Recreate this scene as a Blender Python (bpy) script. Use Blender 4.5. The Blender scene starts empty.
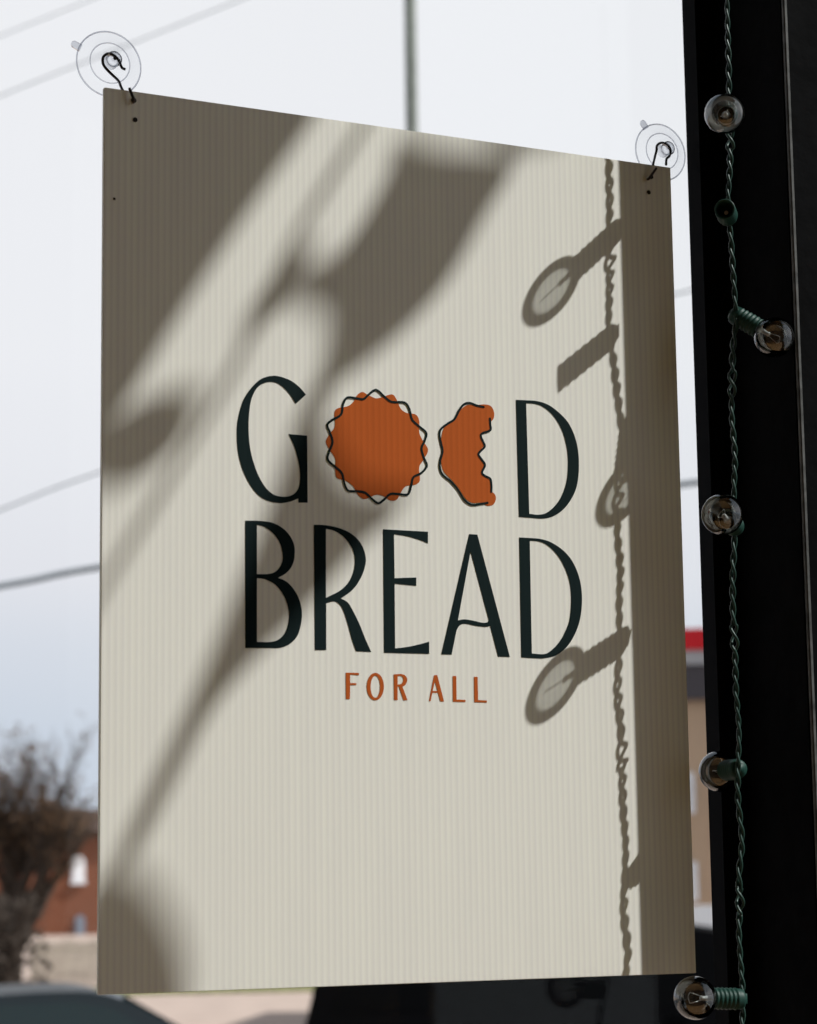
import bpy, bmesh, math, random
from mathutils import Vector, Matrix
from mathutils.geometry import tessellate_polygon
random.seed(7)
S = bpy.context.scene
COL = S.collection

# ------------------------------------------------------------------ camera
Z0 = 1.83                                   # height of the poster's centre over the shop floor
CAM = Vector((-.7273, -1.4661, Z0 - .2305))
YAW, PITCH, ROLL, FPX = .46007, .15384, -.01379, 2335.0
fw = Vector((math.sin(YAW)*math.cos(PITCH), math.cos(YAW)*math.cos(PITCH), math.sin(PITCH)))
rt = Vector((math.cos(YAW), -math.sin(YAW), 0)); up = rt.cross(fw)
RT = rt*math.cos(ROLL) + up*math.sin(ROLL); UP = up*math.cos(ROLL) - rt*math.sin(ROLL)
cd = bpy.data.cameras.new('camera'); cam = bpy.data.objects.new('camera', cd); COL.objects.link(cam)
cam.matrix_world = Matrix(((RT.x, UP.x, -fw.x, CAM.x), (RT.y, UP.y, -fw.y, CAM.y), (RT.z, UP.z, -fw.z, CAM.z), (0, 0, 0, 1)))
cd.sensor_fit = 'VERTICAL'; cd.sensor_height = 24; cd.sensor_width = 24
cd.lens = 24*FPX/1024
cd.clip_start = .05; cd.clip_end = 400
cd.dof.use_dof = True; cd.dof.focus_distance = 1.72; cd.dof.aperture_fstop = 7.0
S.camera = cam

def ray(x, y):
    return (fw*FPX + RT*(x-408.5) - UP*(y-512)).normalized()
def at(x, y, Y):                            # the point of the plane y = Y seen at a pixel of the photograph
    d = ray(x, y); return CAM + d*((Y-CAM.y)/d.y)

# ------------------------------------------------------------------ light
SUNV = Vector((1.38, -1, 1.65))             # towards the sun
sd = bpy.data.lights.new('sun', 'SUN'); sun = bpy.data.objects.new('sun', sd); COL.objects.link(sun)
sun.location = (3, -2, 6)
sun.rotation_euler = SUNV.to_track_quat('Z', 'Y').to_euler()
sd.energy = 5.7; sd.angle = .0105; sd.color = (1, .99, .97)
W = bpy.data.worlds.new('sky'); S.world = W; W.use_nodes = True
nt = W.node_tree; bg = nt.nodes['Background']
tc = nt.nodes.new('ShaderNodeTexCoord'); sx = nt.nodes.new('ShaderNodeSeparateXYZ')
cr = nt.nodes.new('ShaderNodeValToRGB')
nz = nt.nodes.new('ShaderNodeTexNoise'); nz.inputs['Scale'].default_value = 1.6; nz.inputs['Detail'].default_value = 2
mp = nt.nodes.new('ShaderNodeMapping'); mp.inputs['Scale'].default_value = (1, 1, 4)
ad = nt.nodes.new('ShaderNodeMath'); ad.operation = 'MULTIPLY_ADD'; ad.inputs[1].default_value = .10
nt.links.new(tc.outputs['Generated'], sx.inputs[0]); nt.links.new(tc.outputs['Generated'], mp.inputs[0])
nt.links.new(mp.outputs[0], nz.inputs[0]); nt.links.new(nz.outputs[0], ad.inputs[0])
nt.links.new(sx.outputs['Z'], ad.inputs[2]); nt.links.new(ad.outputs[0], cr.inputs[0])
nt.links.new(cr.outputs[0], bg.inputs[0])
el = cr.color_ramp.elements
el[0].position = .0; el[0].color = (.45, .47, .50, 1)
el[1].position = 1.0; el[1].color = (.32, .38, .48, 1)
for p, c in ((.06, (.59, .66, .77)), (.12, (.64, .70, .80)), (.19, (.81, .82, .88)), (.27, (.90, .905, .95)), (.42, (.925, .925, .965)), (.60, (.6, .64, .70))):
    e = el.new(p); e.color = (*c, 1)
bg.inputs[1].default_value = 1.0
S.view_settings.view_transform = 'Standard'; S.view_settings.look = 'None'
S.view_settings.exposure = 0; S.view_settings.gamma = 1; S.view_settings.use_curve_mapping = False

# ------------------------------------------------------------------ materials
def mat(name, col, rough=.6, metal=0, spec=.3, noise=0, nscale=20, bump=0):
    m = bpy.data.materials.new(name); m.use_nodes = True; n = m.node_tree; b = n.nodes['Principled BSDF']
    b.inputs['Roughness'].default_value = rough; b.inputs['Metallic'].default_value = metal
    b.inputs['Specular IOR Level'].default_value = spec; b.inputs['Base Color'].default_value = (*col, 1)
    if noise or bump:
        t = n.nodes.new('ShaderNodeTexNoise'); t.inputs['Scale'].default_value = nscale; t.inputs['Detail'].default_value = 5
        c = n.nodes.new('ShaderNodeTexCoord'); n.links.new(c.outputs['Object'], t.inputs['Vector'])
        if noise:
            r = n.nodes.new('ShaderNodeValToRGB')
            r.color_ramp.elements[0].color = (*[v*(1-noise) for v in col], 1); r.color_ramp.elements[1].color = (*[min(1, v*(1+noise)) for v in col], 1)
            r.color_ramp.elements[0].position = .3; r.color_ramp.elements[1].position = .7
            n.links.new(t.outputs[0], r.inputs[0]); n.links.new(r.outputs[0], b.inputs['Base Color'])
        if bump:
            k = n.nodes.new('ShaderNodeBump'); k.inputs['Strength'].default_value = bump; k.inputs['Distance'].default_value = .01
            n.links.new(t.outputs[0], k.inputs['Height']); n.links.new(k.outputs[0], b.inputs['Normal'])
    return m

def thin_glass(name, face, edge, gl=.9, rough=.02, blend=.35, fmin=.04, fpow=.25):
    """a thin clear sheet: light passes straight through, more is lost and reflected at a glancing angle"""
    m = bpy.data.materials.new(name); m.use_nodes = True; n = m.node_tree
    n.nodes.remove(n.nodes['Principled BSDF']); out = n.nodes['Material Output']
    lw = n.nodes.new('ShaderNodeLayerWeight'); lw.inputs['Blend'].default_value = blend
    mx = n.nodes.new('ShaderNodeMix'); mx.data_type = 'RGBA'
    mx.inputs['A'].default_value = (*face, 1); mx.inputs['B'].default_value = (*edge, 1)
    n.links.new(lw.outputs['Facing'], mx.inputs['Factor'])
    tr = n.nodes.new('ShaderNodeBsdfTransparent'); n.links.new(mx.outputs['Result'], tr.inputs[0])
    g = n.nodes.new('ShaderNodeBsdfGlossy'); g.inputs['Roughness'].default_value = rough; g.inputs['Color'].default_value = (gl, gl, gl, 1)
    lf = n.nodes.new('ShaderNodeLayerWeight'); lf.inputs['Blend'].default_value = fpow
    a = n.nodes.new('ShaderNodeMath'); a.operation = 'MULTIPLY_ADD'; a.inputs[1].default_value = 1-fmin; a.inputs[2].default_value = fmin
    n.links.new(lf.outputs['Fresnel'], a.inputs[0])
    ms = n.nodes.new('ShaderNodeMixShader'); n.links.new(a.outputs[0], ms.inputs[0])
    n.links.new(tr.outputs[0], ms.inputs[1]); n.links.new(g.outputs[0], ms.inputs[2]); n.links.new(ms.outputs[0], out.inputs[0])
    return m

FLUTE = .4572/96
def corrugated(name, col, trans, tfac, amp=.5, rough=.45, spec=.2):
    """fluted plastic sheet: faint upright ribs every 4.8 mm, lets some daylight through"""
    m = bpy.data.materials.new(name); m.use_nodes = True; n = m.node_tree; b = n.nodes['Principled BSDF']; out = n.nodes['Material Output']
    N = n.nodes.new; L = n.links.new
    c = N('ShaderNodeTexCoord'); s = N('ShaderNodeSeparateXYZ'); L(c.outputs['Object'], s.inputs[0])
    k = N('ShaderNodeMath'); k.operation = 'MULTIPLY'; k.inputs[1].default_value = 2*math.pi/FLUTE; L(s.outputs['X'], k.inputs[0])
    w = N('ShaderNodeMath'); w.operation = 'SINE'; L(k.outputs[0], w.inputs[0])
    mr = N('ShaderNodeMapRange'); mr.inputs['From Min'].default_value = -1; mr.inputs['From Max'].default_value = 1; L(w.outputs[0], mr.inputs[0])
    pw = N('ShaderNodeMath'); pw.operation = 'POWER'; pw.inputs[1].default_value = 2.2; L(mr.outputs[0], pw.inputs[0])
    # slow change from rib to rib
    mpn = N('ShaderNodeMapping'); mpn.inputs['Scale'].default_value = (1, 0, .06); L(c.outputs['Object'], mpn.inputs[0])
    no = N('ShaderNodeTexNoise'); no.inputs['Scale'].default_value = 95; no.inputs['Detail'].default_value = 2; L(mpn.outputs[0], no.inputs[0])
    a1 = N('ShaderNodeMath'); a1.operation = 'MULTIPLY'; a1.inputs[1].default_value = .035*amp*2; L(pw.outputs[0], a1.inputs[0])
    a2 = N('ShaderNodeMath'); a2.operation = 'MULTIPLY_ADD'; a2.inputs[1].default_value = .05*amp*2; L(no.outputs[0], a2.inputs[0]); L(a1.outputs[0], a2.inputs[2])
    sub = N('ShaderNodeMath'); sub.operation = 'SUBTRACT'; sub.inputs[0].default_value = 1.03; L(a2.outputs[0], sub.inputs[1])
    vm = N('ShaderNodeVectorMath'); vm.operation = 'SCALE'; vm.inputs[0].default_value = col; L(sub.outputs[0], vm.inputs['Scale'])
    L(vm.outputs[0], b.inputs['Base Color']); b.inputs['Roughness'].default_value = rough; b.inputs['Specular IOR Level'].default_value = spec
    bp = N('ShaderNodeBump'); bp.inputs['Strength'].default_value = .05; bp.inputs['Distance'].default_value = .0004
    L(w.outputs[0], bp.inputs['Height']); L(bp.outputs[0], b.inputs['Normal'])
    tl = N('ShaderNodeBsdfTranslucent'); vt = N('ShaderNodeVectorMath'); vt.operation = 'SCALE'; vt.inputs[0].default_value = trans
    sq = N('ShaderNodeMath'); sq.operation = 'POWER'; sq.inputs[1].default_value = 14; L(sub.outputs[0], sq.inputs[0])
    L(sq.outputs[0], vt.inputs['Scale']); L(vt.outputs[0], tl.inputs[0])
    ms = N('ShaderNodeMixShader'); ms.inputs[0].default_value = tfac
    L(b.outputs[0], ms.inputs[1]); L(tl.outputs[0], ms.inputs[2]); L(ms.outputs[0], out.inputs[0])
    return m

def brick(name, c1, c2, mortar, scale):
    m = mat(name, c1, .9, spec=.1); n = m.node_tree
    t = n.nodes.new('ShaderNodeTexBrick'); t.inputs['Color1'].default_value = (*c1, 1); t.inputs['Color2'].default_value = (*c2, 1)
    t.inputs['Mortar'].default_value = (*mortar, 1); t.inputs['Scale'].default_value = scale; t.inputs['Mortar Size'].default_value = .012
    c = n.nodes.new('ShaderNodeTexCoord'); q = n.nodes.new('ShaderNodeMapping'); q.inputs['Rotation'].default_value = (math.pi/2, 0, 0)
    n.links.new(c.outputs['Object'], q.inputs[0]); n.links.new(q.outputs[0], t.inputs['Vector'])
    n.links.new(t.outputs[0], n.nodes['Principled BSDF'].inputs['Base Color'])
    return m

M = dict(
    panel=corrugated('cream_fluted_plastic', (.80, .767, .715), (.84, .98, .42), .12),
    ink=corrugated('dark_green_ink', (.005, .0125, .013), (.02, .03, .03), .03, .5, .75, .07),
    rust=corrugated('rust_ink', (.45, .098, .020), (.55, .12, .03), .10, .9, .7, .04),
    dark=mat('hole_dark', (.03, .025, .02), .9),
    black=mat('black_painted_wood', (.0022, .0022, .0025), .8, spec=.03, noise=.5, nscale=40, bump=.2),
    frame=mat('black_window_frame', (.0026, .0028, .0038), .7, spec=.04),
    trim=mat('worn_metal_edge', (.07, .07, .068), .6, spec=.2, noise=.6, nscale=90),
    wallm=mat('dark_plaster', (.27, .175, .085), .9, spec=.1, noise=.06, nscale=3),
    ceil=mat('ceiling_paint', (.30, .21, .11), .9, spec=.1),
    floor=mat('dark_oak_floor', (.34, .185, .075), .5, noise=.25, nscale=4),
    glass=thin_glass('window_glass', (.985, .99, .988), (.85, .9, .88), .8, .0, .3, .015, .08),
    bulb=thin_glass('bulb_glass', (.74, .75, .74), (.50, .51, .50), .95, .015, .30, .055, .36),
    vinyl=thin_glass('clear_vinyl', (.994, .996, .998), (.45, .46, .50), .85, .08, .15, .004, .03),
    vinylrim=thin_glass('vinyl_rim', (.86, .87, .90), (.10, .10, .12), .85, .08, .5, .02, .15),
    vinyltab=thin_glass('vinyl_tab', (.90, .91, .93), (.2, .2, .23), .85, .08, .5, .02, .15),
    wire=mat('green_wire', (.010, .036, .027), .42, spec=.35),
    socket=mat('green_socket', (.0065, .036, .027), .5, spec=.25),
    steel=mat('hook_wire', (.05, .042, .04), .35, metal=.8),
    bright=mat('filament_metal', (.55, .53, .5), .3, metal=.9),
    mount=mat('glass_mount', (.55, .56, .55), .2, spec=.6),
    leaf=mat('leaf_green', (.05, .13, .04), .5, noise=.3, nscale=8),
    stem=mat('stem_brown', (.12, .10, .05), .7),
    pot=mat('terracotta', (.45, .2, .11), .8, noise=.15),
    rope=mat('jute_rope', (.4, .3, .18), .9),
)

# ------------------------------------------------------------------ builders
def obj(name, me_or_bm, m, parent=None, smooth=False, loc=None):
    if isinstance(me_or_bm, bmesh.types.BMesh):
        me = bpy.data.meshes.new(name); me_or_bm.to_mesh(me); me_or_bm.free()
    else: me = me_or_bm
    me.materials.append(m)
    if smooth:
        for p in me.polygons: p.use_smooth = True
    o = bpy.data.objects.new(name, me); COL.objects.link(o)
    if parent: o.parent = parent
    if loc is not None: o.location = loc
    return o
def tag(o, label, cat, group=None):
    o['label'] = label; o['category'] = cat
    if group: o['group'] = group
    return o
def empty(name, loc, label, cat, group=None):
    o = bpy.data.objects.new(name, None); COL.objects.link(o); o.location = loc; o.empty_display_size = .02
    return tag(o, label, cat, group)
def struct(name, bm, m, parent=None):
    o = obj(name, bm, m, parent)
    if not parent: o['kind'] = 'structure'
    return o
def box(bm, x0, x1, y0, y1, z0, z1, bev=0):
    r = bmesh.ops.create_cube(bm, size=1)
    bmesh.ops.scale(bm, vec=(abs(x1-x0), abs(y1-y0), abs(z1-z0)), verts=r['verts'])
    bmesh.ops.translate(bm, vec=((x0+x1)/2, (y0+y1)/2, (z0+z1)/2), verts=r['verts'])
    if bev:
        es = list({e for v in r['verts'] for e in v.link_edges})
        bmesh.ops.bevel(bm, geom=es, offset=bev, segments=2, affect='EDGES')
def B(*a, **k):
    bm = bmesh.new(); box(bm, *a, **k); return bm
def tube(bm, pts, r, n=8, cap=True):
    pts = [Vector(p) for p in pts]; rings = []
    rr = r if isinstance(r, (list, tuple)) else [r]*len(pts)
    t0 = (pts[1]-pts[0]).normalized()
    nrm = t0.orthogonal().normalized()
    for i, p in enumerate(pts):
        a = pts[max(i-1, 0)]; b = pts[min(i+1, len(pts)-1)]; t = (b-a).normalized()
        nrm = (nrm - t*nrm.dot(t)).normalized(); bi = t.cross(nrm)
        rings.append([bm.verts.new(p + (nrm*math.cos(2*math.pi*k/n) + bi*math.sin(2*math.pi*k/n))*rr[i]) for k in range(n)])
    for a, b in zip(rings, rings[1:]):
        for k in range(n): bm.faces.new((a[k], a[(k+1) % n], b[(k+1) % n], b[k]))
    if cap:
        bm.faces.new(rings[0][::-1]); bm.faces.new(rings[-1])
def lathe(bm, prof, n=32, mtx=None, closed_top=False):
    """profile of (radius, z); a radius of 0 makes a pole"""
    rings = []
    for r, z in prof:
        if r < 1e-7: rings.append([bm.verts.new((0, 0, z))])
        else: rings.append([bm.verts.new((r*math.cos(2*math.pi*k/n), r*math.sin(2*math.pi*k/n), z)) for k in range(n)])
    for a, b in zip(rings, rings[1:]):
        for k in range(n):
            j = (k+1) % n
            if len(a) == 1 and len(b) == 1: continue
            if len(a) == 1: bm.faces.new((a[0], b[j], b[k]))
            elif len(b) == 1: bm.faces.new((a[k], a[j], b[0]))
            else: bm.faces.new((a[k], a[j], b[j], b[k]))
    if mtx is not None:
        bmesh.ops.transform(bm, matrix=mtx, verts=[v for r in rings for v in r])
def smooth_path(pts, closed=True, sub=6):
    """points (x, y) are curved through, points (x, y, 1) are corners"""
    P = [(Vector(p[:2]), len(p) > 2) for p in pts]; n = len(P); out = []
    rng = range(n) if closed else range(n-1)
    for i in rng:
        p1, c1 = P[i]; p2, c2 = P[(i+1) % n]
        if c1 and c2: out.append(p1); continue
        p0 = p1*2-p2 if (c1 or (not closed and i == 0)) else P[i-1][0]
        p3 = p2*2-p1 if (c2 or (not closed and i+2 >= n)) else P[(i+2) % n][0]
        for k in range(sub):
            t = k/sub
            out.append(.5*((2*p1) + (p2-p0)*t + (2*p0-5*p1+4*p2-p3)*t*t + (3*p1-p0-3*p2+p3)*t**3))
    if not closed: out.append(P[-1][0])
    return out
def fill(bm, loops):
    """flat filled outline with holes; loops are lists of 3-D points"""
    tris = tessellate_polygon([[Vector(p) for p in l] for l in loops])
    vs = [bm.verts.new(p) for l in loops for p in l]
    for t in tris:
        try: bm.faces.new([vs[i] for i in t])
        except ValueError: pass
    bmesh.ops.recalc_face_normals(bm, faces=bm.faces)
    for f in bm.faces:
        if f.normal.y > 0: f.normal_flip()

# ------------------------------------------------------------------ the setting: shop corner with tall windows
XL, XR, YB, H = -3.6, 1.6, -5.2, 4.9
GX0, GX1 = -3.2, .2680                       # front window
struct('floor', B(XL-.1, XR+.1, YB-.1, .16, -.12, 0), M['floor'])
struct('ceiling', B(XL-.1, XR+.1, YB-.1, .16, H, H+.15), M['ceil'])
struct('wall_back', B(XL-.1, XR+.1, YB-.12, YB, 0, H), M['wallm'])
struct('wall_left', B(XL-.12, XL, YB, .14, 0, H), M['wallm'])
bm = bmesh.new()                             # front wall round the two panes, with the black column
box(bm, XL, GX0-.02, .0, .14, 0, H); box(bm, GX0-.02, .286, .0, .04, 0, .45); box(bm, GX0-.02, .286, .0, .04, 4.62, H)
box(bm, .62, XR, .0, .14, 0, .45); box(bm, .62, XR, .0, .14, 4.62, H); box(bm, 1.5, XR, .0, .14, .45, 4.62)
struct('wall_front', bm, M['wallm'])
struct('trim_1', B(.2860, .62, -.0725, .038, 0, H, bev=.002), M['black'])
struct('trim_2', B(.2858, .2892, -.0760, -.0722, 0, H, bev=.0008), M['trim'])
bm = bmesh.new()
box(bm, GX1, .2862, .018, .036, .45, 4.62); box(bm, GX0-.02, GX0+.03, .018, .036, .45, 4.62)
box(bm, GX0, GX1, .018, .036, .45, .50); box(bm, GX0, GX1, .018, .036, 4.57, 4.62)
wf = struct('window_1', bm, M['frame'])
obj('window_pane', B(GX0+.02, GX1+.004, .034, .0375, .49, 4.58), M['glass'], wf)
bm = bmesh.new()
box(bm, .619, .65, .018, .036, .45, 4.62); box(bm, 1.47, 1.501, .018, .036, .45, 4.62); box(bm, .62, 1.5, .018, .036, .45, .5); box(bm, .62, 1.5, .018, .036, 4.57, 4.62)
wf = struct('window_2', bm, M['frame'])
obj('window_pane', B(.64, 1.48, .034, .040, .49, 4.58), M['glass'], wf)
bm = bmesh.new()                             # right wall with the big side window the sun comes through
box(bm, XR, XR+.12, YB, -3.3, 0, H); box(bm, XR, XR+.12, -.15, .14, 0, H); box(bm, XR, XR+.12, -3.3, -.15, 0, .5); box(bm, XR, XR+.12, -3.3, -.15, 4.72, H)
struct('wall_right', bm, M['wallm'])
bm = bmesh.new()
box(bm, XR+.03, XR+.08, -3.3, -3.25, .5, 4.72); box(bm, XR+.03, XR+.08, -.2, -.15, .5, 4.72)
box(bm, XR+.03, XR+.08, -3.3, -.15, .5, .55); box(bm, XR+.03, XR+.08, -3.3, -.15, 4.67, 4.72)
wf = struct('window_3', bm, M['frame'])
obj('window_pane', B(XR+.05, XR+.056, -3.27, -.18, .53, 4.69), M['glass'], wf)

# ------------------------------------------------------------------ the poster
sign = empty('hanging_poster', (0, 0, Z0), 'cream fluted plastic poster reading GOOD BREAD FOR ALL hung before the window', 'sign')
SW, SH, ST = .4572, .6096, .004
def local(p): return Vector(p) - Vector((0, 0, Z0))
bm = B(-SW/2, SW/2, 0, ST, -SH/2, SH/2, bev=.0003)
obj('poster_panel', bm, M['panel'], sign)
LAY = -.00025
def print_part(name, label, m, loops, org, s, lay=LAY):
    bm = bmesh.new(); L3 = []
    for l in loops:
        L3.append([local(at(org[0]+p.x/s, org[1]+p.y/s, lay)) for p in smooth_path(l)])
    fill(bm, L3)
    o = obj(name, bm, m, sign); o['label'] = label
    return o
def corners(l): return [(x, y, 1) for x, y in l]
def print_line(name, label, m, path, org, s, w, closed, lay=LAY*2):
    P = [local(at(org[0]+p.x/s, org[1]+p.y/s, lay)) for p in smooth_path(path, closed, 5)]
    bm = bmesh.new(); n = len(P); row = []
    for i, p in enumerate(P):
        a = P[i-1] if (i or closed) else p; b = P[(i+1) % n] if (i < n-1 or closed) else p
        t = (b-a).normalized(); q = Vector((-t.z, 0, t.x))*w/2
        row.append((bm.verts.new(p+q), bm.verts.new(p-q)))
    for i in range(n if closed else n-1):
        a, b = row[i], row[(i+1) % n]; bm.faces.new((a[0], a[1], b[1], b[0]))
    if not closed:                            # round pen ends
        for p in (P[0], P[-1]):
            bm.faces.new([bm.verts.new(p + Vector((math.cos(k*math.pi/6), 0, math.sin(k*math.pi/6)))*w/2) for k in range(12)])
    for f in bm.faces:
        f.normal_update()
        if f.normal.y > 0: f.normal_flip()
    o = obj(name, bm, m, sign); o['label'] = label
    return o
ink, rust = M['ink'], M['rust']
print_part('printed_letter', 'dark green letter G', ink, [[(556,180,1),(500,118),(430,70),(330,42),(240,60),(170,115),(100,215),(60,350),(50,470),(62,620),(105,760),(175,880),(250,945),(350,972),(430,965),(498,940,1),(500,970,1),(568,970,1),(564,480,1),(428,468,1),(470,560),(500,670),(512,770),(505,850),(480,895),(435,922),(370,925),(310,905),(250,845),(195,740),(155,610),(138,480),(138,350),(155,220),(195,135),(245,98),(300,87),(360,105),(430,170),(480,248,1)]], (230,370), 7.311)
print_part('printed_letter', 'dark green letter D of the upper word', ink, [[(80,72,1),(160,75),(240,82),(320,110),(400,170),(470,250),(520,370),(540,500),(535,650),(505,760),(440,860),(360,920),(280,940),(200,936),(102,928,1)],
    [(155,97,1),(220,102),(280,125),(350,185),(410,280),(445,390),(460,500),(455,640),(425,750),(380,830),(310,895),(245,912),(178,905,1)]], (505,390), 7.314)
print_part('printed_letter', 'dark green letter B', ink, [[(70,72,1),(180,75),(270,92),(350,145),(400,225),(408,310),(390,380),(350,430),(295,462,1),(360,495),(420,570),(452,660),(455,750),(430,850),(380,910),(310,940),(240,942,1),(70,942,1)],
    [(150,102,1),(200,115),(260,160),(305,225),(325,300),(320,360),(290,410),(240,435),(150,438,1)], [(150,465,1),(210,475),(280,515),(335,590),(363,670),(368,740),(350,820),(310,875),(250,900),(150,900,1)]], (235,510), 6.826)
print_part('printed_letter', 'dark green letter R', ink, [[(60,66,1),(140,70),(230,88),(320,130),(385,200),(415,290),(405,370),(370,450),(320,515),(245,570,1),(290,595),(320,640),(370,740),(410,840),(452,935,1),(348,930,1),(320,850),(290,740),(260,650),(230,605),(195,590),(145,602,1),(145,922,1),(68,922,1)],
    [(143,95,1),(200,108),(270,155),(320,225),(340,300),(332,380),(300,455),(240,515),(143,566,1)]], (305,515), 6.826)
print_part('printed_letter', 'dark green letter E', ink, [[(55,63,1),(362,80,1),(362,160,1),(300,135),(220,112),(130,97,1),(134,397,1),(282,392,1),(282,450,1),(134,435,1),(138,876,1),(210,868),(290,852),(370,830,1),(370,914,1),(62,906,1)]], (375,520), 6.826)
print_part('printed_letter', 'dark green letter A with a wavy bar', ink, [[(250,66,1),(310,70,1),(548,965,1),(462,963,1),(403,738,1),(370,745),(300,738),(220,722),(180,735),(158,770,1),(122,948,1),(46,946,1)],
    [(260,195,1),(393,695,1),(385,710),(350,715),(290,702),(220,690),(168,697,1)]], (435,525), 7.314)
print_part('printed_letter', 'dark green letter D of the lower word', ink, [[(67,54,1),(140,58),(220,65),(300,90),(390,150),(460,235),(510,360),(527,500),(515,640),(480,750),(420,850),(340,915),(250,938),(180,938),(83,932,1)],
    [(145,78,1),(210,84),(270,110),(335,170),(395,265),(435,380),(447,500),(438,640),(410,730),(360,820),(290,890),(240,908),(160,903,1)]], (510,530), 7.314)
ell = lambda cx, cy, rx, ry: [(cx+rx*math.cos(k*math.pi/8), cy+ry*math.sin(k*math.pi/8)) for k in range(16)]
F1, F2, fs = (335,665), (415,665), 10.2125
print_part('printed_letter', 'small rust letter F', rust, [corners([(110,78),(245,80),(245,105),(155,98),(155,185),(218,185),(218,205),(155,205),(153,348),(112,348)])], F1, fs)
print_part('printed_letter', 'small rust letter O', rust, [ell(412,220,88,140), ell(412,222,48,112)], F1, fs)
print_part('printed_letter', 'small rust letter R', rust, [[(600,95,1),(680,92),(725,115),(738,155),(720,200),(690,222,1),(740,358,1),(700,362,1),(652,218,1),(640,218,1),(640,358,1),(603,358,1)], [(640,112,1),(680,115),(697,150),(680,190),(640,200,1)]], F1, fs)
print_part('printed_letter', 'small rust letter A', rust, [corners([(195,103),(228,103),(297,372),(258,372),(235,283),(178,283),(160,368),(143,368)]), corners([(203,165),(230,265),(182,265)])], F2, fs)
print_part('printed_letter', 'first small rust letter L', rust, [corners([(385,112),(422,112),(425,352),(518,356),(515,378),(388,375)])], F2, fs)
print_part('printed_letter', 'last small rust letter L', rust, [corners([(603,120),(640,120),(645,358),(735,362),(735,383),(606,380)])], F2, fs)
print_part('printed_cracker', 'rust scalloped disc standing for the first O', rust, [[(262,110),(300,85),(340,105),(400,130),(460,115),(515,103),(545,140),(575,205),(620,235),(680,245),(705,290),(705,370),(730,430),(768,495),(740,560),(705,620),(710,710),(680,742),(610,755),(575,800),(545,850),(500,855),(450,825),(400,815),(350,835),(310,845),(270,815),(235,755),(180,715),(120,695),(108,640),(108,560),(75,505),(42,440),(70,380),(105,330),(103,230),(130,200),(200,185),(240,150)]], (320,380), 7.104)
print_line('wavy_outline', 'thin dark wavy ring over the rust disc', ink, [(400,70),(460,120),(510,155),(600,160),(635,205),(655,280),(700,325),(755,375),(745,430),(722,485),(740,555),(760,610),(720,660),(665,690),(650,745),(625,812),(560,810),(500,810),(455,850),(415,875),(370,845),(320,800),(260,790),(200,785),(172,730),(155,660),(100,610),(55,565),(65,510),(90,440),(70,370),(52,320),(85,285),(150,245),(165,170),(195,125),(260,130),(310,135),(350,100)], (320,380), 7.104, .0016, True)
print_part('printed_bitten_slice', 'rust bitten half standing for the second O', rust, [[(330,85),(400,85),(470,80),(520,95),(545,140),(545,195),(515,235,1),(505,300),(440,330),(440,380),(460,430),(415,490),(430,540),(465,600),(440,670),(480,700),(520,740),(525,820,1),(555,850),(562,890),(540,935),(490,945),(430,920),(360,920),(300,880),(240,790),(180,720),(115,650),(95,560),(100,470),(95,400),(110,300),(150,250),(215,205),(250,140),(290,100)]], (430,395), 8.533)
print_line('wavy_outline', 'thin dark outer line of the bitten half', ink, [(460,102),(400,90),(340,68),(290,80),(250,130),(210,205),(150,245),(95,290),(82,340),(95,410),(108,480),(88,560),(85,620),(110,680),(180,740),(240,810),(290,890),(330,925),(370,938),(430,930),(492,920)], (430,395), 8.533, .0016, False)
print_line('wavy_outline', 'thin dark ragged bite line', ink, [(512,200),(515,250),(515,300),(450,325),(435,350),(455,400),(468,440),(430,480),(415,510),(450,560),(470,600),(445,660),(470,690),(515,715),(525,770),(525,825)], (430,395), 8.533, .0016, False)
for hx, hy, r in ((133.5,100.5,.0020),(135,120,.0017),(114,199,.0010),(651,177,.0018),(648.5,192.5,.0017)):
    p = local(at(hx, hy, 0)); bm = bmesh.new()
    lathe(bm, [(0, 0), (r*.8, 0), (r, .0002)], 16, Matrix.Translation(p + Vector((0, -.0003, 0))) @ Matrix.Rotation(math.pi/2, 4, 'X'))
    obj('punched_hole', bm, M['dark'], sign)

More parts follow.
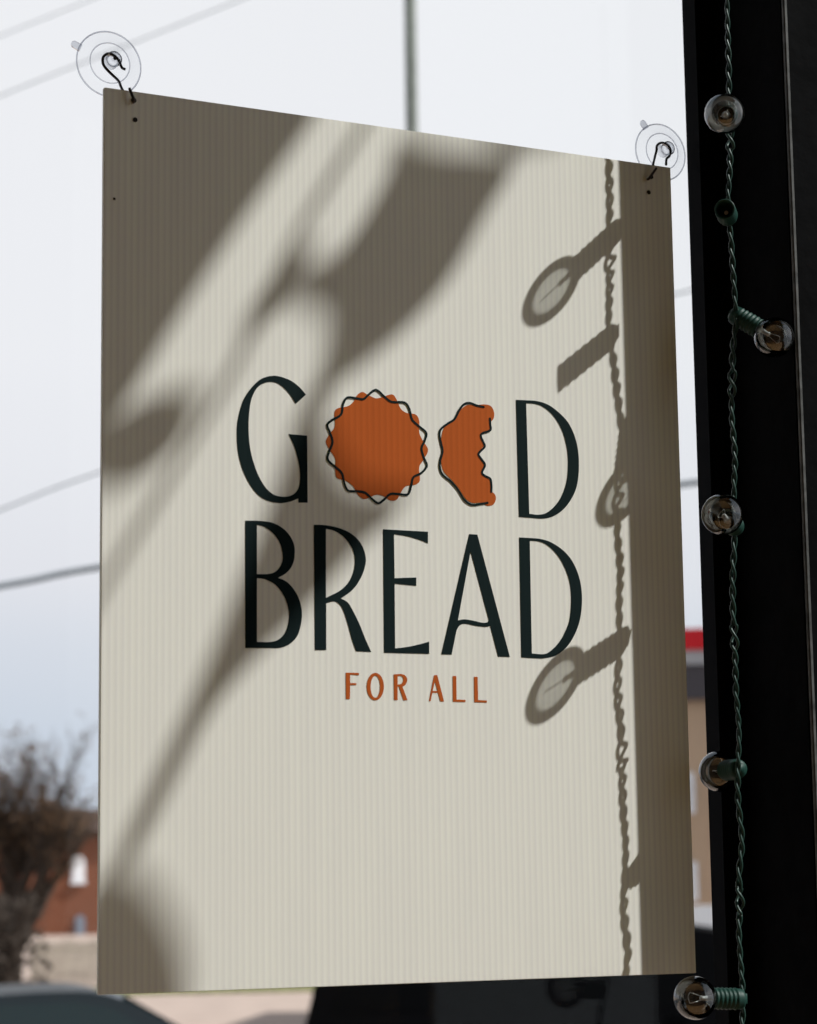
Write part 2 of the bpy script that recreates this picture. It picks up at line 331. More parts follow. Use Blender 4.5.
# ------------------------------------------------------------------ suction cups on the glass
GY = .034                                    # inner face of the pane
def to_y(p, tilt=0):                         # lathe axis z -> towards the viewer (-y)
    return Matrix.Translation(p) @ Matrix.Rotation(math.pi/2, 4, 'X')
def suction_cup(px, R, r_in, tab_ang, hook, label):
    c = at(px[0], px[1], GY-.001)
    root = empty('suction_cup', c, label, 'suction cup', 'suction cups holding the poster')
    bm = bmesh.new()
    lathe(bm, [(0,.0052),(r_in*.35,.0050),(r_in*.62,.0042),(r_in*.95,.0034),(r_in,.0036),(r_in*1.04,.0030),(R*.9,.0018),(R*.97,.0016),(R,.0014),(R*1.01,.0008),(R,.0002),(R*.96,.0004),(r_in,.0018),(r_in*.5,.0028),(0,.0034)], 64, to_y(Vector()))
    o = obj('cup_disc', bm, M['vinyl'], root, True)
    for nm, rr_, tr_, yy in (('cup_rim', R, .00055, -.0012), ('cup_ridge', r_in, .0004, -.0036)):
        bm = bmesh.new(); n = 64
        vs = [[bm.verts.new(((rr_+tr_*math.cos(b*math.pi/4))*math.cos(a*2*math.pi/n), yy+tr_*math.sin(b*math.pi/4), (rr_+tr_*math.cos(b*math.pi/4))*math.sin(a*2*math.pi/n))) for b in range(8)] for a in range(n)]
        for a in range(n):
            for b in range(8): bm.faces.new((vs[a][b], vs[(a+1) % n][b], vs[(a+1) % n][(b+1) % 8], vs[a][(b+1) % 8]))
        obj(nm, bm, M['vinylrim'], root, True)
    d = Vector((math.cos(tab_ang), 0, math.sin(tab_ang))); q = Vector((-d.z, 0, d.x))
    bm = bmesh.new()                         # pull tab, a small rounded tongue
    top, bot = [], []
    for k in range(13):
        a = -math.pi/2 + math.pi*k/12; p = d*(R+.0035+.0028*math.cos(a)) + q*.0026*math.sin(a)
        top.append(bm.verts.new(p+Vector((0,-.0016,0)))); bot.append(bm.verts.new(p+Vector((0,-.0004,0))))
    for s in (-1, 1):
        p = d*(R-.0012)-q*.0026*s*-1
        (top.append if 1 else 0)(bm.verts.new(p+Vector((0,-.0016,0)))); bot.append(bm.verts.new(p+Vector((0,-.0004,0))))
    top[-1], top[-2] = top[-2], top[-1]; bot[-1], bot[-2] = bot[-2], bot[-1]
    bm.faces.new(top); bm.faces.new(bot[::-1]); n = len(top)
    top[-1].co, top[-2].co = (d*(R-.0012)-q*.0026+Vector((0,-.0016,0))), (d*(R-.0012)+q*.0026+Vector((0,-.0016,0)))
    bot[-1].co, bot[-2].co = (d*(R-.0012)-q*.0026+Vector((0,-.0004,0))), (d*(R-.0012)+q*.0026+Vector((0,-.0004,0)))
    for k in range(n): bm.faces.new((top[k], top[(k+1) % n], bot[(k+1) % n], bot[k]))
    obj('pull_tab', bm, M['vinyltab'], root)
    bm = bmesh.new()                         # mushroom knob with a neck and a dimple
    lathe(bm, [(.0052,.0042),(.0040,.006),(.0036,.009),(.0050,.0105),(.0056,.012),(.0055,.0135),(.0045,.0145),(.0022,.0147),(.0014,.0138),(0,.0136)], 40, to_y(Vector()))
    obj('knob', bm, M['vinyltab'], root, True)
    bm = bmesh.new(); lathe(bm, [(0,.0150),(.0010,.0149),(.0013,.0142)], 16, to_y(Vector()))
    obj('knob_dimple', bm, M['dark'], root, True)
    bm = bmesh.new()
    pts = smooth3([Vector(p) - c for p in hook]); tube(bm, pts, .0010, 8)
    obj('wire_hook', bm, M['steel'], root, True)
    return root
def smooth3(P, sub=5):
    out = []
    for i in range(len(P)-1):
        p0 = P[i-1] if i else P[0]*2-P[1]; p1, p2 = P[i], P[i+1]; p3 = P[i+2] if i+2 < len(P) else P[-1]*2-P[-2]
        for k in range(sub):
            t = k/sub; out.append(.5*((2*p1) + (p2-p0)*t + (2*p0-5*p1+4*p2-p3)*t*t + (3*p1-p0-3*p2+p3)*t**3))
    out.append(P[-1]); return out
z4 = lambda x, y, Y: at(60+x/8.17, 20+y/8.17, Y)
z5 = lambda x, y, Y: at(610+x/8.17, 110+y/8.17, Y)
KY = GY-.0105
suction_cup((108.3,64.7), .0236, .0146, math.radians(157),
    [z4(535,403,KY-.003),z4(505,388,KY-.002),z4(480,330,KY),z4(440,288,KY),(z4(395,275,KY)),z4(355,300,KY),z4(350,350,KY),z4(375,395,KY),z4(430,450,KY-.002),z4(480,500,.016),z4(500,550,.010),z4(530,600,.0055),z4(575,655,.0045),
     z4(598,672,.0005),z4(606,662,-.0035),z4(600,640,-.0045),z4(580,590,-.0040),z4(567,558,-.0030)],
    'clear suction cup with bent wire hook at the top left corner of the poster')
suction_cup((659.6,152.8), .0228, .0146, math.radians(125),
    [z5(458,448,KY-.003),z5(462,400,KY-.001),z5(486,375,KY),z5(495,330,KY),z5(470,285,KY),z5(420,268,KY),z5(385,290,KY),z5(380,330,KY),z5(370,370,KY-.001),z5(350,450,.010),z5(330,510,.0055),z5(315,545,.0045),
     z5(307,565,.0005),z5(318,560,-.0045),z5(340,530,-.0050),z5(378,475,-.0040)],
    'clear suction cup with dark wire hook at the top right corner of the poster')

# ------------------------------------------------------------------ string lights on the black column
DS = -.05
A0 = at(736, 512, DS)
string = empty('string_lights', at(735, 512, DS), 'green twisted wire string lights with clear globe bulbs hanging beside the black column', 'string lights')
cord_px = [(724,-75),(726,-40),(727,0),(728,40),(729,80),(729,112),(730,135),(730,165),(728,205),(731,240),(733,270),(735,300),(736,320),(733,350),(732,390),(732,420),(735,455),(734,490),(735,528),(733,570),(733,610),(735,650),(736,690),(739,730),(738,768),(738,800),(742,840),(739,875),(740,905),(739,935),(741,965),(743,1000),(742,1040),(744,1090)]
def depth(y): return -.0545 if y < 180 else (-.0545 + (y-180)/150*.0035 if y < 330 else (-.051 if y < 600 else (-.0495 if y < 860 else -.0495-(y-860)/120*.0085)))
cord = smooth3([at(x, y, depth(y)) for x, y in cord_px], 30)
for ph in (0, math.pi):
    pts, s = [], 0
    for i, p in enumerate(cord):
        if i: s += (cord[i]-cord[i-1]).length
        u = s/.0235*2*math.pi + ph + .6*math.sin(s*31)
        rr = .00115*(1+.3*math.sin(s*57+1)*math.sin(s*23)) + (.0011 if .16 < s % .19 < .178 else 0)
        pts.append(p + Vector((math.cos(u)*rr, math.sin(u)*rr, .0006*math.sin(u*.5))) - string.location)
    bm = bmesh.new(); tube(bm, pts, .00118, 8); obj('twisted_wire', bm, M['wire'], string, True)
def bulb_unit(A, Cn, with_bulb, label):
    d = (Cn-A).normalized(); q = Vector((0, 0, 1)).rotation_difference(d).to_matrix().to_4x4()
    if not with_bulb: q = q @ Matrix.Diagonal((1, 1, 1.25, 1))
    mt = Matrix.Translation(A-string.location) @ q
    bm = bmesh.new(); prof = [(0,-.003),(.0045,-.003),(.0066,-.0015),(.0072,.0005)]
    for k in range(5):
        z = .003+k*.0033; prof += [(.0073,z),(.0078,z+.0010),(.0073,z+.0020),(.0067,z+.0026)]
    prof += [(.0074,.0200),(.0076,.0212),(.0068,.0214),(.0060,.0205),(.0056,.012),(0,.011)]
    lathe(bm, prof, 32, mt)
    # clip that grips the cord
    box(bm, -.0035, .0035, -.0035, .0035, -.004, .001)
    bmesh.ops.transform(bm, matrix=mt, verts=bm.verts[-8:])
    so = obj('bulb_socket', bm, M['socket'], string, True)
    if not with_bulb:
        so['label'] = 'empty dark green socket without a bulb'
        bm = bmesh.new(); lathe(bm, [(0,.0118),(.0015,.0118),(.0016,.0113)], 16, mt); obj('contact', bm, M['bright'], so); return
    R, cz = .0151, .0350
    prof = [(.0052,.0175),(.0058,.0200)]
    for k in range(25):
        a = math.radians(156 - k*156/24); prof.append((max(R*math.sin(a), 0 if k == 24 else 1e-6), cz + R*math.cos(a)))
    bm = bmesh.new(); lathe(bm, prof, 48, mt)
    bo = obj('globe_bulb', bm, M['bulb'], string, True); bo['label'] = label
    bm = bmesh.new(); lathe(bm, [(0,.0205),(.0034,.0205),(.0020,.024),(.0014,.029),(.0019,.0305),(.0012,.0312),(0,.0313)], 20, mt)
    obj('filament_mount', bm, M['mount'], bo, True)
    bm = bmesh.new()
    for s in (-1, 1): tube(bm, [mt @ Vector((s*.0012,0,.030)), mt @ Vector((s*.0030,0,.036)), mt @ Vector((s*.0036,0,.0385))], .00022, 5)
    tube(bm, [mt @ Vector((.0036*math.cos(k*math.pi/8), .0004*math.sin(k*2), .0385+.0018*math.sin(k*math.pi/8))) for k in range(9)], .0002, 5)
    obj('filament', bm, M['bright'], bo, True)
bulb_unit(at(728,117,-.051), at(724,113,-.083), True, 'topmost clear bulb, facing the viewer')
bulb_unit(at(728,217,depth(217)), at(723,205,-.084), False, '')
bulb_unit(at(735,315,-.046), at(768,334,-.064), True, 'clear bulb pointing right towards the column edge')
bulb_unit(at(735,527,DS), at(719,511,-.079), True, 'clear bulb pointing up left beside the lower poster words')
bulb_unit(at(738,769,-.045), at(722,771,-.016), True, 'clear bulb tucked behind the cord')
bulb_unit(at(740,999,depth(999)), at(696,998,-.055), True, 'lowest clear bulb, pointing left under the poster corner')

# ------------------------------------------------------------------ unseen plant added in the side window, leaves shaped to cast the poster's soft shadows
TP = .80
def shade_pt(x, y, t=TP): return at(x, y, 0) + SUNV*t
pr = shade_pt(640, -190); PB = Vector((pr.x, pr.y, pr.z))
plant = empty('shadow_plant', PB, 'unseen potted plant added in the side window, its leaves shaped to shade the poster', 'plant')
def leaf(pts, curl, t=TP):
    P = [Vector((p.x, p.y)) for p in smooth_path(pts, True, 4)]
    cen = sum(P, Vector((0, 0)))/len(P); bm = bmesh.new()
    def w(p, lay):
        r = p-cen
        return shade_pt(p.x, p.y, t + curl*math.sin(r.x*.012+1)*math.cos(r.y*.01)) - PB + Vector((.3,-.8,.5))*lay
    for lay in (0, .0012):
        rings = [[bm.verts.new(w(cen+(p-cen)*f, lay)) for p in P] for f in (1, .8, .6, .4, .2)]
        c = bm.verts.new(w(cen, lay)); n = len(P)
        for a, b in zip(rings, rings[1:]):
            for k in range(n): bm.faces.new((a[k], a[(k+1) % n], b[(k+1) % n], b[k]))
        for k in range(n): bm.faces.new((rings[-1][k], rings[-1][(k+1) % n], c))
        if lay: 
            for k in range(n): bm.faces.new((rings[0][k], rings[0][(k+1) % n], first[(k+1) % n], first[k]))
        else: first = rings[0]
    bmesh.ops.recalc_face_normals(bm, faces=bm.faces)
    return obj('leaf', bm, M['leaf'], plant, True)
LEAVES = [  # outlines of the poster's soft shadows, projected back towards the sun
 ([(330,95),(385,0),(300,-70),(120,-60),(20,60),(20,250),(50,400),(88,455),(108,432),(140,380),(190,300),(250,210)], .03),
 ([(60,410),(70,475),(115,488),(155,466),(188,428),(196,390),(160,392),(125,412),(95,425)], .01),
 ([(400,135),(450,150),(512,155),(508,178),(487,212),(460,262),(435,298),(389,344),(343,379),(315,398),(325,355),(325,318),(285,296),(268,284),(303,270),(340,252),(372,205),(392,165)], .02),
 ([(318,385),(328,430),(336,455),(358,484),(402,494),(402,510),(361,545),(316,598),(278,636),(234,682),(189,742),(164,790),(140,848),(108,894),(122,845),(156,775),(196,690),(226,618),(256,540),(278,480),(302,405)], .02),
 ([(85,905),(114,877),(140,875),(166,908),(184,952),(184,1010),(140,1060),(80,1040)], .01)]
for pts, cu in LEAVES: leaf(pts, cu)
def stem(pxs, r):
    bm = bmesh.new(); tube(bm, smooth3([shade_pt(x, y) - PB for x, y in pxs]), r, 8); obj('stem', bm, M['stem'], plant, True)
stem([(640,-175),(560,-160),(470,-40),(400,65),(360,131),(325,188),(297,235),(265,300),(234,367),(180,460),(125,551),(85,620),(60,700)], .0032)
stem([(640,-175),(540,-170),(440,-110),(360,-20),(250,120)], .005)
stem([(297,262),(275,296),(262,310)], .009)
stem([(640,-175),(650,-60),(580,60),(512,150)], .0015)
bm = bmesh.new(); lathe(bm, [(0,-.16),(.07,-.16),(.085,-.15),(.11,-.03),(.118,-.03),(.12,.0),(.11,.0),(.105,-.02),(0,-.02)], 32); obj('pot', bm, M['pot'], plant, True)
for k in range(3):
    a = k*2.094; bm = bmesh.new()
    tube(bm, [(math.cos(a)*.117, math.sin(a)*.117, -.01), (0, 0, .45)], .0018, 6); obj('hanger_cord', bm, M['rope'], plant)
bm = bmesh.new(); tube(bm, [(0, 0, .45), (0, 0, H-PB.z)], .0022, 6); obj('hanger_cord', bm, M['rope'], plant)

# ================================================================== OUTSIDE (all beyond the glass)
GZ = CAM.z - 2.2                              # street level
def gnd(x, y):                                # point of the street seen at a pixel
    d = ray(x, y); return CAM + d*((GZ-CAM.z)/d.z)
def dist(x, y, D):                            # point at horizontal distance D
    d = ray(x, y); return CAM + d*(D/math.hypot(d.x, d.y))
M.update(
    asphalt=mat('asphalt', (.085, .085, .088), .9, spec=.15, noise=.2, nscale=3),
    pave=mat('pale_concrete', (.42, .33, .28), .9, spec=.1, noise=.12, nscale=1.5),
    grass=mat('dry_grass', (.20, .21, .09), .95, spec=.05, noise=.4, nscale=6),
    bwall=brick('red_brick', (.22, .08, .042), (.16, .055, .03), (.24, .17, .13), 4),
    broof=mat('brown_roof', (.075, .045, .035), .9, noise=.3, nscale=2),
    white=mat('white_frame', (.82, .83, .85), .6),
    pane=mat('outdoor_pane', (.20, .24, .30), .15, spec=.6),
    fence=mat('weathered_boards', (.44, .37, .32), .9, spec=.1, noise=.15, nscale=5),
    bark=mat('dark_bark', (.045, .036, .030), .95, spec=.05),
    brownleaf=mat('brown_dead_leaves', (.10, .06, .035), .9, spec=.05, noise=.5, nscale=2),
    polem=mat('weathered_pole', (.13, .14, .12), .7, noise=.2, nscale=4),
    cable=mat('overhead_cable', (.20, .22, .24), .8),
    carbody=mat('dark_blue_paint', (.010, .016, .020), .4, spec=.25),
    suvbody=mat('black_paint', (.002, .002, .0025), .7, spec=.04),
    suvglass=mat('dark_glass', (.002, .0022, .0025), .6, spec=.03), carglass=mat('tinted_glass', (.010, .020, .022), .12, spec=.35),
    tyre=mat('tyre', (.015, .015, .015), .9), rim=mat('alloy', (.4, .4, .4), .35, metal=.8),
    lampred=mat('red_lens', (.5, .01, .01), .3), lampw=mat('clear_lens', (.7, .7, .7), .2),
    tan=mat('tan_render', (.50, .36, .25), .9, spec=.1, noise=.06, nscale=1), fascia=mat('dark_fascia', (.075, .068, .075), .8),
    red=mat('red_sign_paint', (.55, .005, .012), .5), pwhite=mat('pale_wall', (.42, .42, .43), .8),
)
struct('ground', B(-70, 130, .14, 160, GZ-.2, GZ), M['pave'])
struct('road', B(-60, 120, 6, 20, GZ-.05, GZ+.004), M['asphalt'])

def frame_at(px, D, py=880):                  # matrix: x to the right as seen from the shop, y away, origin on the street
    p = dist(px, py, D); d = (p-CAM); d.z = 0; d.normalize()
    r = Vector((d.y, -d.x, 0))
    return Matrix(((r.x, d.x, 0, p.x), (r.y, d.y, 0, p.y), (0, 0, 1, GZ), (0, 0, 0, 1))), (lambda X: (X-px)*(p-CAM).length/FPX), (lambda Y: 2.2 + (HZ(px)-Y)*(p-CAM).length/FPX)
def HZ(x):                                    # pixel row of the horizon at column x
    lo, hi = 700, 1000
    for _ in range(30):
        m = (lo+hi)/2
        if ray(x, m).z > 0: lo = m
        else: hi = m
    return lo
def place(o, mt): o.matrix_world = mt; return o

# grass verge by the fence
mt, X, Zp = frame_at(60, 47)
o = obj('grass_verge', B(-14, 14, -1.6, .6, 0, .06), M['grass']); o['kind'] = 'structure'; place(o, mt)
# board fence
fence = tag(bpy.data.objects.new('board_fence', None), 'low weathered pale board fence in front of the brick building', 'fence'); COL.objects.link(fence)
mt, X, Zp = frame_at(60, 48); place(fence, mt)
bm = bmesh.new(); x = X(32); k = 0; top = Zp(939)
while x < 10:
    box(bm, x, x+.135, -.012, .012, .0, top+.03*math.sin(k*1.7)); x += .15; k += 1
obj('fence_boards', bm, M['fence'], fence)
for zz in (.25, .75): obj('fence_rail', B(X(32), 10, .013, .05, zz, zz+.09), M['fence'], fence)
x = X(32)
while x < 10:
    obj('fence_post', B(x, x+.09, .05, .14, 0, top-.02), M['fence'], fence); x += 2.4

# brick house
mt, X, Zp = frame_at(70, 95)
house = tag(bpy.data.objects.new('brick_building', None), 'red brick two storey building with arched windows far behind the bare tree', 'building'); COL.objects.link(house); place(house, mt)
obj('brick_wall', B(X(-60), X(260), 0, 9, 0, Zp(832)), M['bwall'], house)
bm = bmesh.new(); x0, x1 = X(-66), X(266); z0, z1 = Zp(834), Zp(808)
vs = [bm.verts.new(v) for v in ((x0,-.4,z0),(x1,-.4,z0),(x1,9.4,z0),(x0,9.4,z0),(x0+1.5,4.5,z1),(x1-1.5,4.5,z1))]
for f in ((0,1,5,4),(1,2,5),(2,3,4,5),(3,0,4),(0,3,2,1)): bm.faces.new([vs[i] for i in f])
obj('hipped_roof', bm, M['broof'], house)
obj('cornice', B(x0, x1, -.35, 0, Zp(838), Zp(832)), M['broof'], house)
def arched(cx, cy, w, h, light):
    zc, hh = Zp(cy), h*95/FPX; ww = w*95/FPX; xx = X(cx); bm = bmesh.new()
    prof = [(xx-ww/2, zc-hh/2), (xx+ww/2, zc-hh/2)] + [(xx+ww/2*math.cos(a*math.pi/10), zc+hh/2-ww/2+ww/2*math.sin(a*math.pi/10)) for a in range(11)]
    def ext(P, y0, y1):
        b = bmesh.new(); f = [b.verts.new((p[0], y0, p[1])) for p in P]; g = [b.verts.new((p[0], y1, p[1])) for p in P]
        b.faces.new(f); b.faces.new(g[::-1])
        for i in range(len(P)): b.faces.new((f[i], f[i-1], g[i-1], g[i]))
        bmesh.ops.recalc_face_normals(b, faces=b.faces); return b
    bm.free()
    w_ = obj('window_surround', ext(prof, -.10, .05), M['white'] if light else M['pane'], house)
    cx_, cz_ = xx, zc
    inner = [(cx_+(a-cx_)*.72, cz_+(b-cz_)*.82) for a, b in prof]
    obj('pane', ext(inner, -.13, -.09), M['white'] if light else M['pane'], w_)
    obj('sill', B(xx-ww*.6, xx+ww*.6, -.2, 0, zc-hh/2-.12, zc-hh/2), M['white'], w_)
for cx, cy, li in ((78,869,1),(80,926,0),(14,869,0),(12,926,0),(142,869,1),(144,926,0),(-40,869,1),(205,869,0)):
    arched(cx, cy, 12.5 if li else 9.5, 24, li)
# bare tree
tmt, X, Zp = frame_at(12, 36)
tree = tag(bpy.data.objects.new('bare_tree', None), 'dark bare tree with a few brown leaves at the left edge', 'tree'); COL.objects.link(tree); place(tree, tmt @ Matrix.Scale(.72, 4))
bm = bmesh.new(); tips = []
rnd = random.Random(11)
def branch(p, d, L, r, lev):
    pts = [p]; rs = [r]; q = p.copy(); dd = d.copy()
    for k in range(4):
        dd = (dd + Vector((rnd.uniform(-.22,.22), rnd.uniform(-.22,.22), rnd.uniform(-.05,.18)))).normalized()
        q = q + dd*L/4; pts.append(q.copy()); rs.append(r*(1-.13*(k+1)))
        if lev and k >= 1:
            for _ in range(2 if lev > 1 else 3):
                side = Vector((rnd.uniform(-1,1), rnd.uniform(-1,1), rnd.uniform(.1,.8))).normalized()
                branch(q.copy(), (dd*.6+side*.8).normalized(), L*rnd.uniform(.5,.7), rs[-1]*.55, lev-1)
        if lev < 2: tips.append(q.copy())
    tube(bm, pts, rs, 5 if lev < 3 else 10)
branch(Vector((0,0,0)), Vector((.02,0,1)), 2.3, .36, 0); tips.clear()
for d, L in (((.35,0,1),1.9),((-.45,.2,1),2.0),((.05,-.3,1),2.2),((-.1,.3,.8),1.7),((.3,-.2,.9),2.1),((.15,.25,.9),1.8),((-.3,-.2,1),2.1)):
    branch(Vector((0,0,1.5+.5*rnd.random())), Vector(d).normalized(), L, .19, 3)
obj('branches', bm, M['bark'], tree)
bm = bmesh.new()
for p in tips:
    if rnd.random() < .2:
        for _ in range(2):
            c = p + Vector([rnd.uniform(-.12,.12) for _ in range(3)]); a = Vector([rnd.uniform(-1,1) for _ in range(3)]).normalized(); b = a.orthogonal().normalized()
            s = rnd.uniform(.03,.07)
            bm.faces.new([bm.verts.new(c+a*s), bm.verts.new(c+b*s*.6), bm.verts.new(c-a*s), bm.verts.new(c-b*s*.6)])
o = obj('dead_leaves', bm, M['brownleaf'], tree); o['kind'] = 'stuff'
# low dark shrub at the tree's foot
shr = obj('dark_shrub', bmesh.new(), M['bark']); bm = bmesh.new()
for _ in range(1100):
    a = rnd.uniform(0, 6.283); rr = math.sqrt(rnd.random()); h = rnd.random()
    c = Vector((rr*math.cos(a)*.95*(1-.35*h), rr*math.sin(a)*.8*(1-.35*h), h*2.0)); n = Vector([rnd.uniform(-1,1) for _ in range(3)]).normalized(); b = n.orthogonal().normalized(); s = rnd.uniform(.04,.09)
    bm.faces.new([bm.verts.new(c+n*s), bm.verts.new(c+b*s*.6), bm.verts.new(c-n*s), bm.verts.new(c-b*s*.6)])
for _ in range(26):
    a = rnd.uniform(0, 6.283); tube(bm, [(0,0,0), (.3*math.cos(a), .3*math.sin(a), 1), (.7*math.cos(a), .6*math.sin(a), 1.9)], .015, 5)
bm.to_mesh(shr.data); bm.free(); tag(shr, 'dark brown leafless shrub beside the fence end', 'shrub')
smt, X, Zp = frame_at(-6, 31.5); place(shr, smt)

# utility pole and overhead cables
pp = dist(411, 64, 24)
pole = empty('utility_pole', (pp.x, pp.y, GZ), 'grey green pole standing upright behind the poster top', 'pole')
bm = bmesh.new(); tube(bm, [(0,0,0),(0,0,6),(0,0,14)], [.082,.068,.060], 16); obj('pole_shaft', bm, M['polem'], pole, True)
bm = bmesh.new(); lathe(bm, [(.10,0),(.10,.12),(.075,.16),(.07,.3),(.062,.34)], 20); obj('pole_base', bm, M['polem'], pole, True)
bm = bmesh.new(); tube(bm, smooth3([Vector((0,0,13.8)),Vector((-.3,.2,14.2)),Vector((-1.2,.6,14.4))]), .03, 10); box(bm, -1.75, -1.1, .5, .75, 14.32, 14.45, bev=.03); obj('lamp_arm', bm, M['polem'], pole, True)
def cable(pxs, D, r, label):
    P = [dist(x, y, D) for x, y in pxs]; c = P[0]
    o = bpy.data.objects.new('overhead_cable', None); bm = bmesh.new(); tube(bm, [p-c for p in smooth3(P, 8)], r, 8)
    o = obj('overhead_cable', bm, M['cable'], None, True); o.location = c; tag(o, label, 'cable', 'overhead cables')
cable([(-700,690),(-300,635),(0,586),(100,567),(400,522),(700,482),(1100,438),(1500,400)], 20, .027, 'darkest overhead cable, running behind the middle of the poster')
cable([(-600,720),(-250,610),(0,510),(100,472),(400,370),(700,288),(1100,190)], 21, .009, 'faint overhead cable just above the darkest one')
cable([(-500,300),(-200,180),(0,96),(110,52),(240,0),(500,-105),(900,-250)], 20, .006, 'pale overhead cable passing behind the left suction cup')
cable([(-500,240),(-200,117),(0,36),(90,0),(350,-105),(700,-230)], 20.5, .005, 'pale overhead cable crossing the top left corner')

# cars
def car(name, prof, glass, width, wheels, body, label, mt, wx, glassm='carglass'):
    """prof/glass: side outlines (x, z), nose to the right; the body narrows towards the roof"""
    root = bpy.data.objects.new(name, None); COL.objects.link(root); tag(root, label, 'car'); place(root, mt)
    zmax = max(p[1] for p in prof)
    def hw(z): return width/2*(1 if z < .85 else 1-.20*((z-.85)/(zmax-.85)))
    bm = bmesh.new(); P = smooth_path([(x, z, 1) if z < .3 else (x, z) for x, z in prof], True, 4)
    for s in (0,):
        L = [bm.verts.new((p.x, -hw(p.y), p.y)) for p in P]; R_ = [bm.verts.new((p.x, hw(p.y), p.y)) for p in P]
        for i in range(len(P)): bm.faces.new((L[i-1], L[i], R_[i], R_[i-1]))
    for side, V_ in ((-1, L), (1, R_)):
        tr = tessellate_polygon([[v.co for v in V_]])
        for t in tr: bm.faces.new([V_[i] for i in t])
    bmesh.ops.recalc_face_normals(bm, faces=bm.faces)
    obj('car_body', bm, body, root)
    for g in glass:
        for side in (-1, 1):
            bm = bmesh.new(); vs = [bm.verts.new((x, side*(hw(z)+.004), z)) for x, z in g]; vi = [bm.verts.new((x, side*(hw(z)-.01), z)) for x, z in g]
            bm.faces.new(vs); bm.faces.new(vi[::-1])
            for i in range(len(g)): bm.faces.new((vs[i], vs[i-1], vi[i-1], vi[i]))
            bmesh.ops.recalc_face_normals(bm, faces=bm.faces); obj('side_window', bm, M[glassm], root)
    # windscreen and rear window laid on the sloping ends
    for a, b in wx:
        bm = bmesh.new(); n = Vector((b[1]-a[1], 0, -(b[0]-a[0]))).normalized()
        if n.z < 0: n = -n
        q = []
        for (x, z) in (a, b):
            for s in (-1, 1): q.append(Vector((x, s*(hw(z)-.07), z)))
        o1 = [bm.verts.new(v+n*.022) for v in (q[0],q[1],q[3],q[2])]; o2 = [bm.verts.new(v-n*.01) for v in (q[0],q[1],q[3],q[2])]
        bm.faces.new(o1); bm.faces.new(o2[::-1])
        for i in range(4): bm.faces.new((o1[i], o1[i-1], o2[i-1], o2[i]))
        bmesh.ops.recalc_face_normals(bm, faces=bm.faces); obj('windscreen', bm, M[glassm], root)
    for x in wheels:
        for s in (-1, 1):
            bm = bmesh.new(); m2 = Matrix.Translation((x, s*(width/2-.10), .33)) @ Matrix.Rotation(math.pi/2, 4, 'X')
            lathe(bm, [(.20,-.11),(.30,-.115),(.33,-.08),(.33,.08),(.30,.115),(.20,.11)], 28, m2); w = obj('wheel', bm, M['tyre'], root, True)
            bm = bmesh.new(); lathe(bm, [(0,-.09),(.20,-.105),(.205,.105),(0,.09)], 20, m2); obj('rim', bm, M['rim'], w)
    x0 = min(p[0] for p in prof); x1 = max(p[0] for p in prof)
    for s in (-1, 1):
        obj('tail_lamp', B(x0-.005, x0+.12, s*width*.36-.13, s*width*.36+.13, .78, .9, bev=.02), M['lampred'], root)
        obj('headlamp', B(x1-.16, x1-.02, s*width*.36-.15, s*width*.36+.15, .62, .74, bev=.02), M['lampw'], root)
        obj('wing_mirror', B(.55, .70, s*(width/2+.08)-.07, s*(width/2+.08)+.07, .98, 1.1, bev=.03), body, root)
    return root
sedan = [(-2.2,.25),(-2.22,.6),(-2.15,.93),(-1.75,1.0),(-1.2,1.28),(-.7,1.42),(0,1.46),(.35,1.42),(.75,1.22),(1.1,1.0),(1.7,.92),(2.2,.75),(2.28,.5),(2.25,.25)]
sg = [[(-1.35,1.02),(-1.0,1.30),(-.55,1.375),(-.5,1.0)],[(-.42,1.0),(-.45,1.38),(.1,1.39),(.35,1.34),(.85,1.02)]]
mt, X, Zp = frame_at(0, 16.7)
mt2 = mt @ Matrix.Translation((X(92)-.3, 0, 0)) @ Matrix.Rotation(math.radians(4), 4, 'Z')
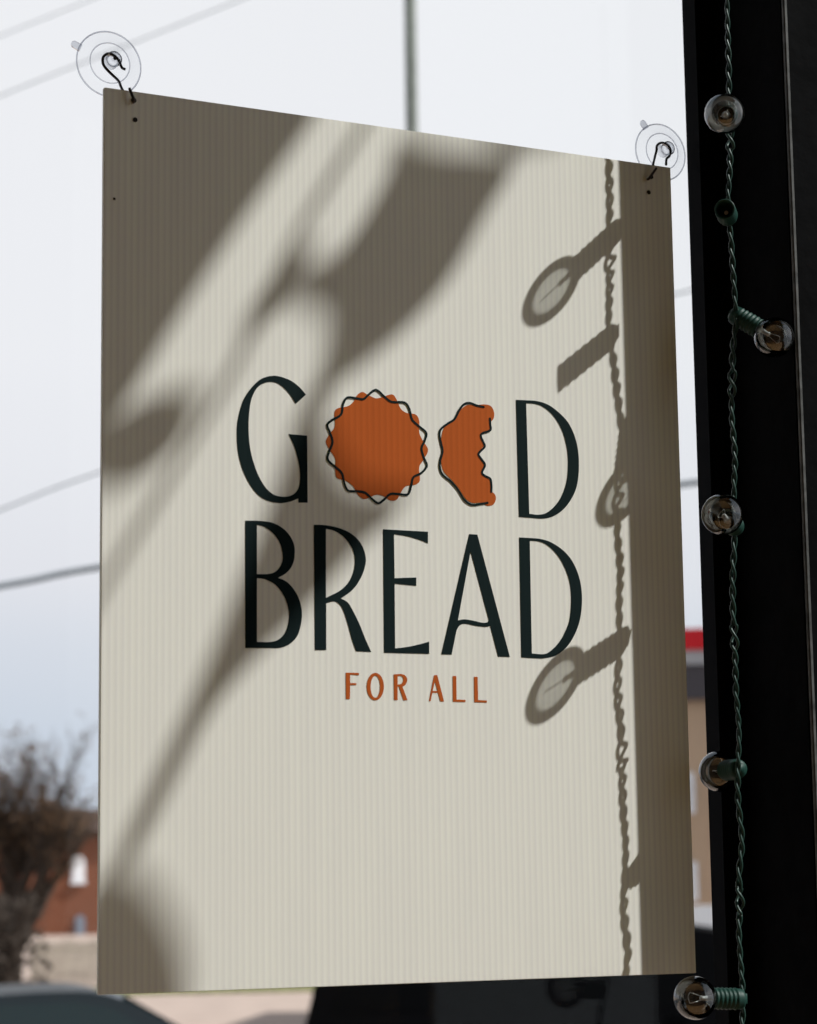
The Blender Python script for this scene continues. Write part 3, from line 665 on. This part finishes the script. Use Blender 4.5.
car('parked_sedan', sedan, sg, 1.75, (-1.4, 1.4), M['carbody'], 'dark blue parked car whose roof shows below the bottom left of the poster', mt2, [((-1.15,1.31),(-1.7,1.02)),((.42,1.405),(1.05,1.04))])
suv = [(-2.3,.3),(-2.35,.8),(-2.3,1.1),(-2.15,1.6),(-1.8,1.72),(0,1.76),(1.0,1.71),(1.3,1.45),(1.55,1.12),(1.9,1.06),(2.25,.92),(2.35,.6),(2.3,.3)]
vg = [[(-2.1,1.12),(-2.0,1.58),(-1.3,1.62),(-1.3,1.12)],[(-1.2,1.12),(-1.2,1.63),(-.35,1.66),(-.35,1.12)],[(-.25,1.12),(-.25,1.66),(.85,1.62),(1.2,1.38),(1.35,1.12)]]
mt, X, Zp = frame_at(596, 19.8)
mt3 = mt @ Matrix.Rotation(math.radians(-2), 4, 'Z')
car('parked_suv', suv, vg, 1.9, (-1.45, 1.45), M['suvbody'], 'large black parked car seen along the bottom edge under the poster', mt3, [((1.05,1.66),(1.5,1.17))], 'suvglass')

# shop building across the street on the right
mt, X, Zp = frame_at(698, 30)
shop = tag(bpy.data.objects.new('shop_building', None), 'tan shop with dark fascia and red rooftop board seen between poster and window frame', 'building'); COL.objects.link(shop); place(shop, mt)
xa, xb = X(560), X(980)
obj('tan_wall', B(xa, xb, 0, 8, 0, Zp(702)), M['tan'], shop)
obj('dark_fascia', B(xa-.1, xb+.1, -.15, 8.1, Zp(703), Zp(669)), M['fascia'], shop)
obj('pale_parapet', B(xa-.15, xb+.15, -.2, 8.2, Zp(669), Zp(653)), M['pwhite'], shop)
sb = obj('red_board', B(X(600), X(800), -.25, -.05, Zp(655), Zp(634)), M['red'], shop)
for (a, b, c, d) in ((640,697.5,775,815),(640,698,862,900),(715,800,775,850)):
    f = obj('shop_window', B(X(a), X(b), -.06, .02, Zp(d), Zp(c), bev=.01), M['white'], shop)
    obj('pane', B(X(a)+.08, X(b)-.08, -.075, -.055, Zp(d)+.08, Zp(c)-.08), M['pwhite'], f)
lw = obj('low_white_wall', B(X(560), X(900), -2.2, -2.0, 0, Zp(902)), M['white']); tag(lw, 'low white wall in front of the tan shop', 'wall'); place(lw, mt)
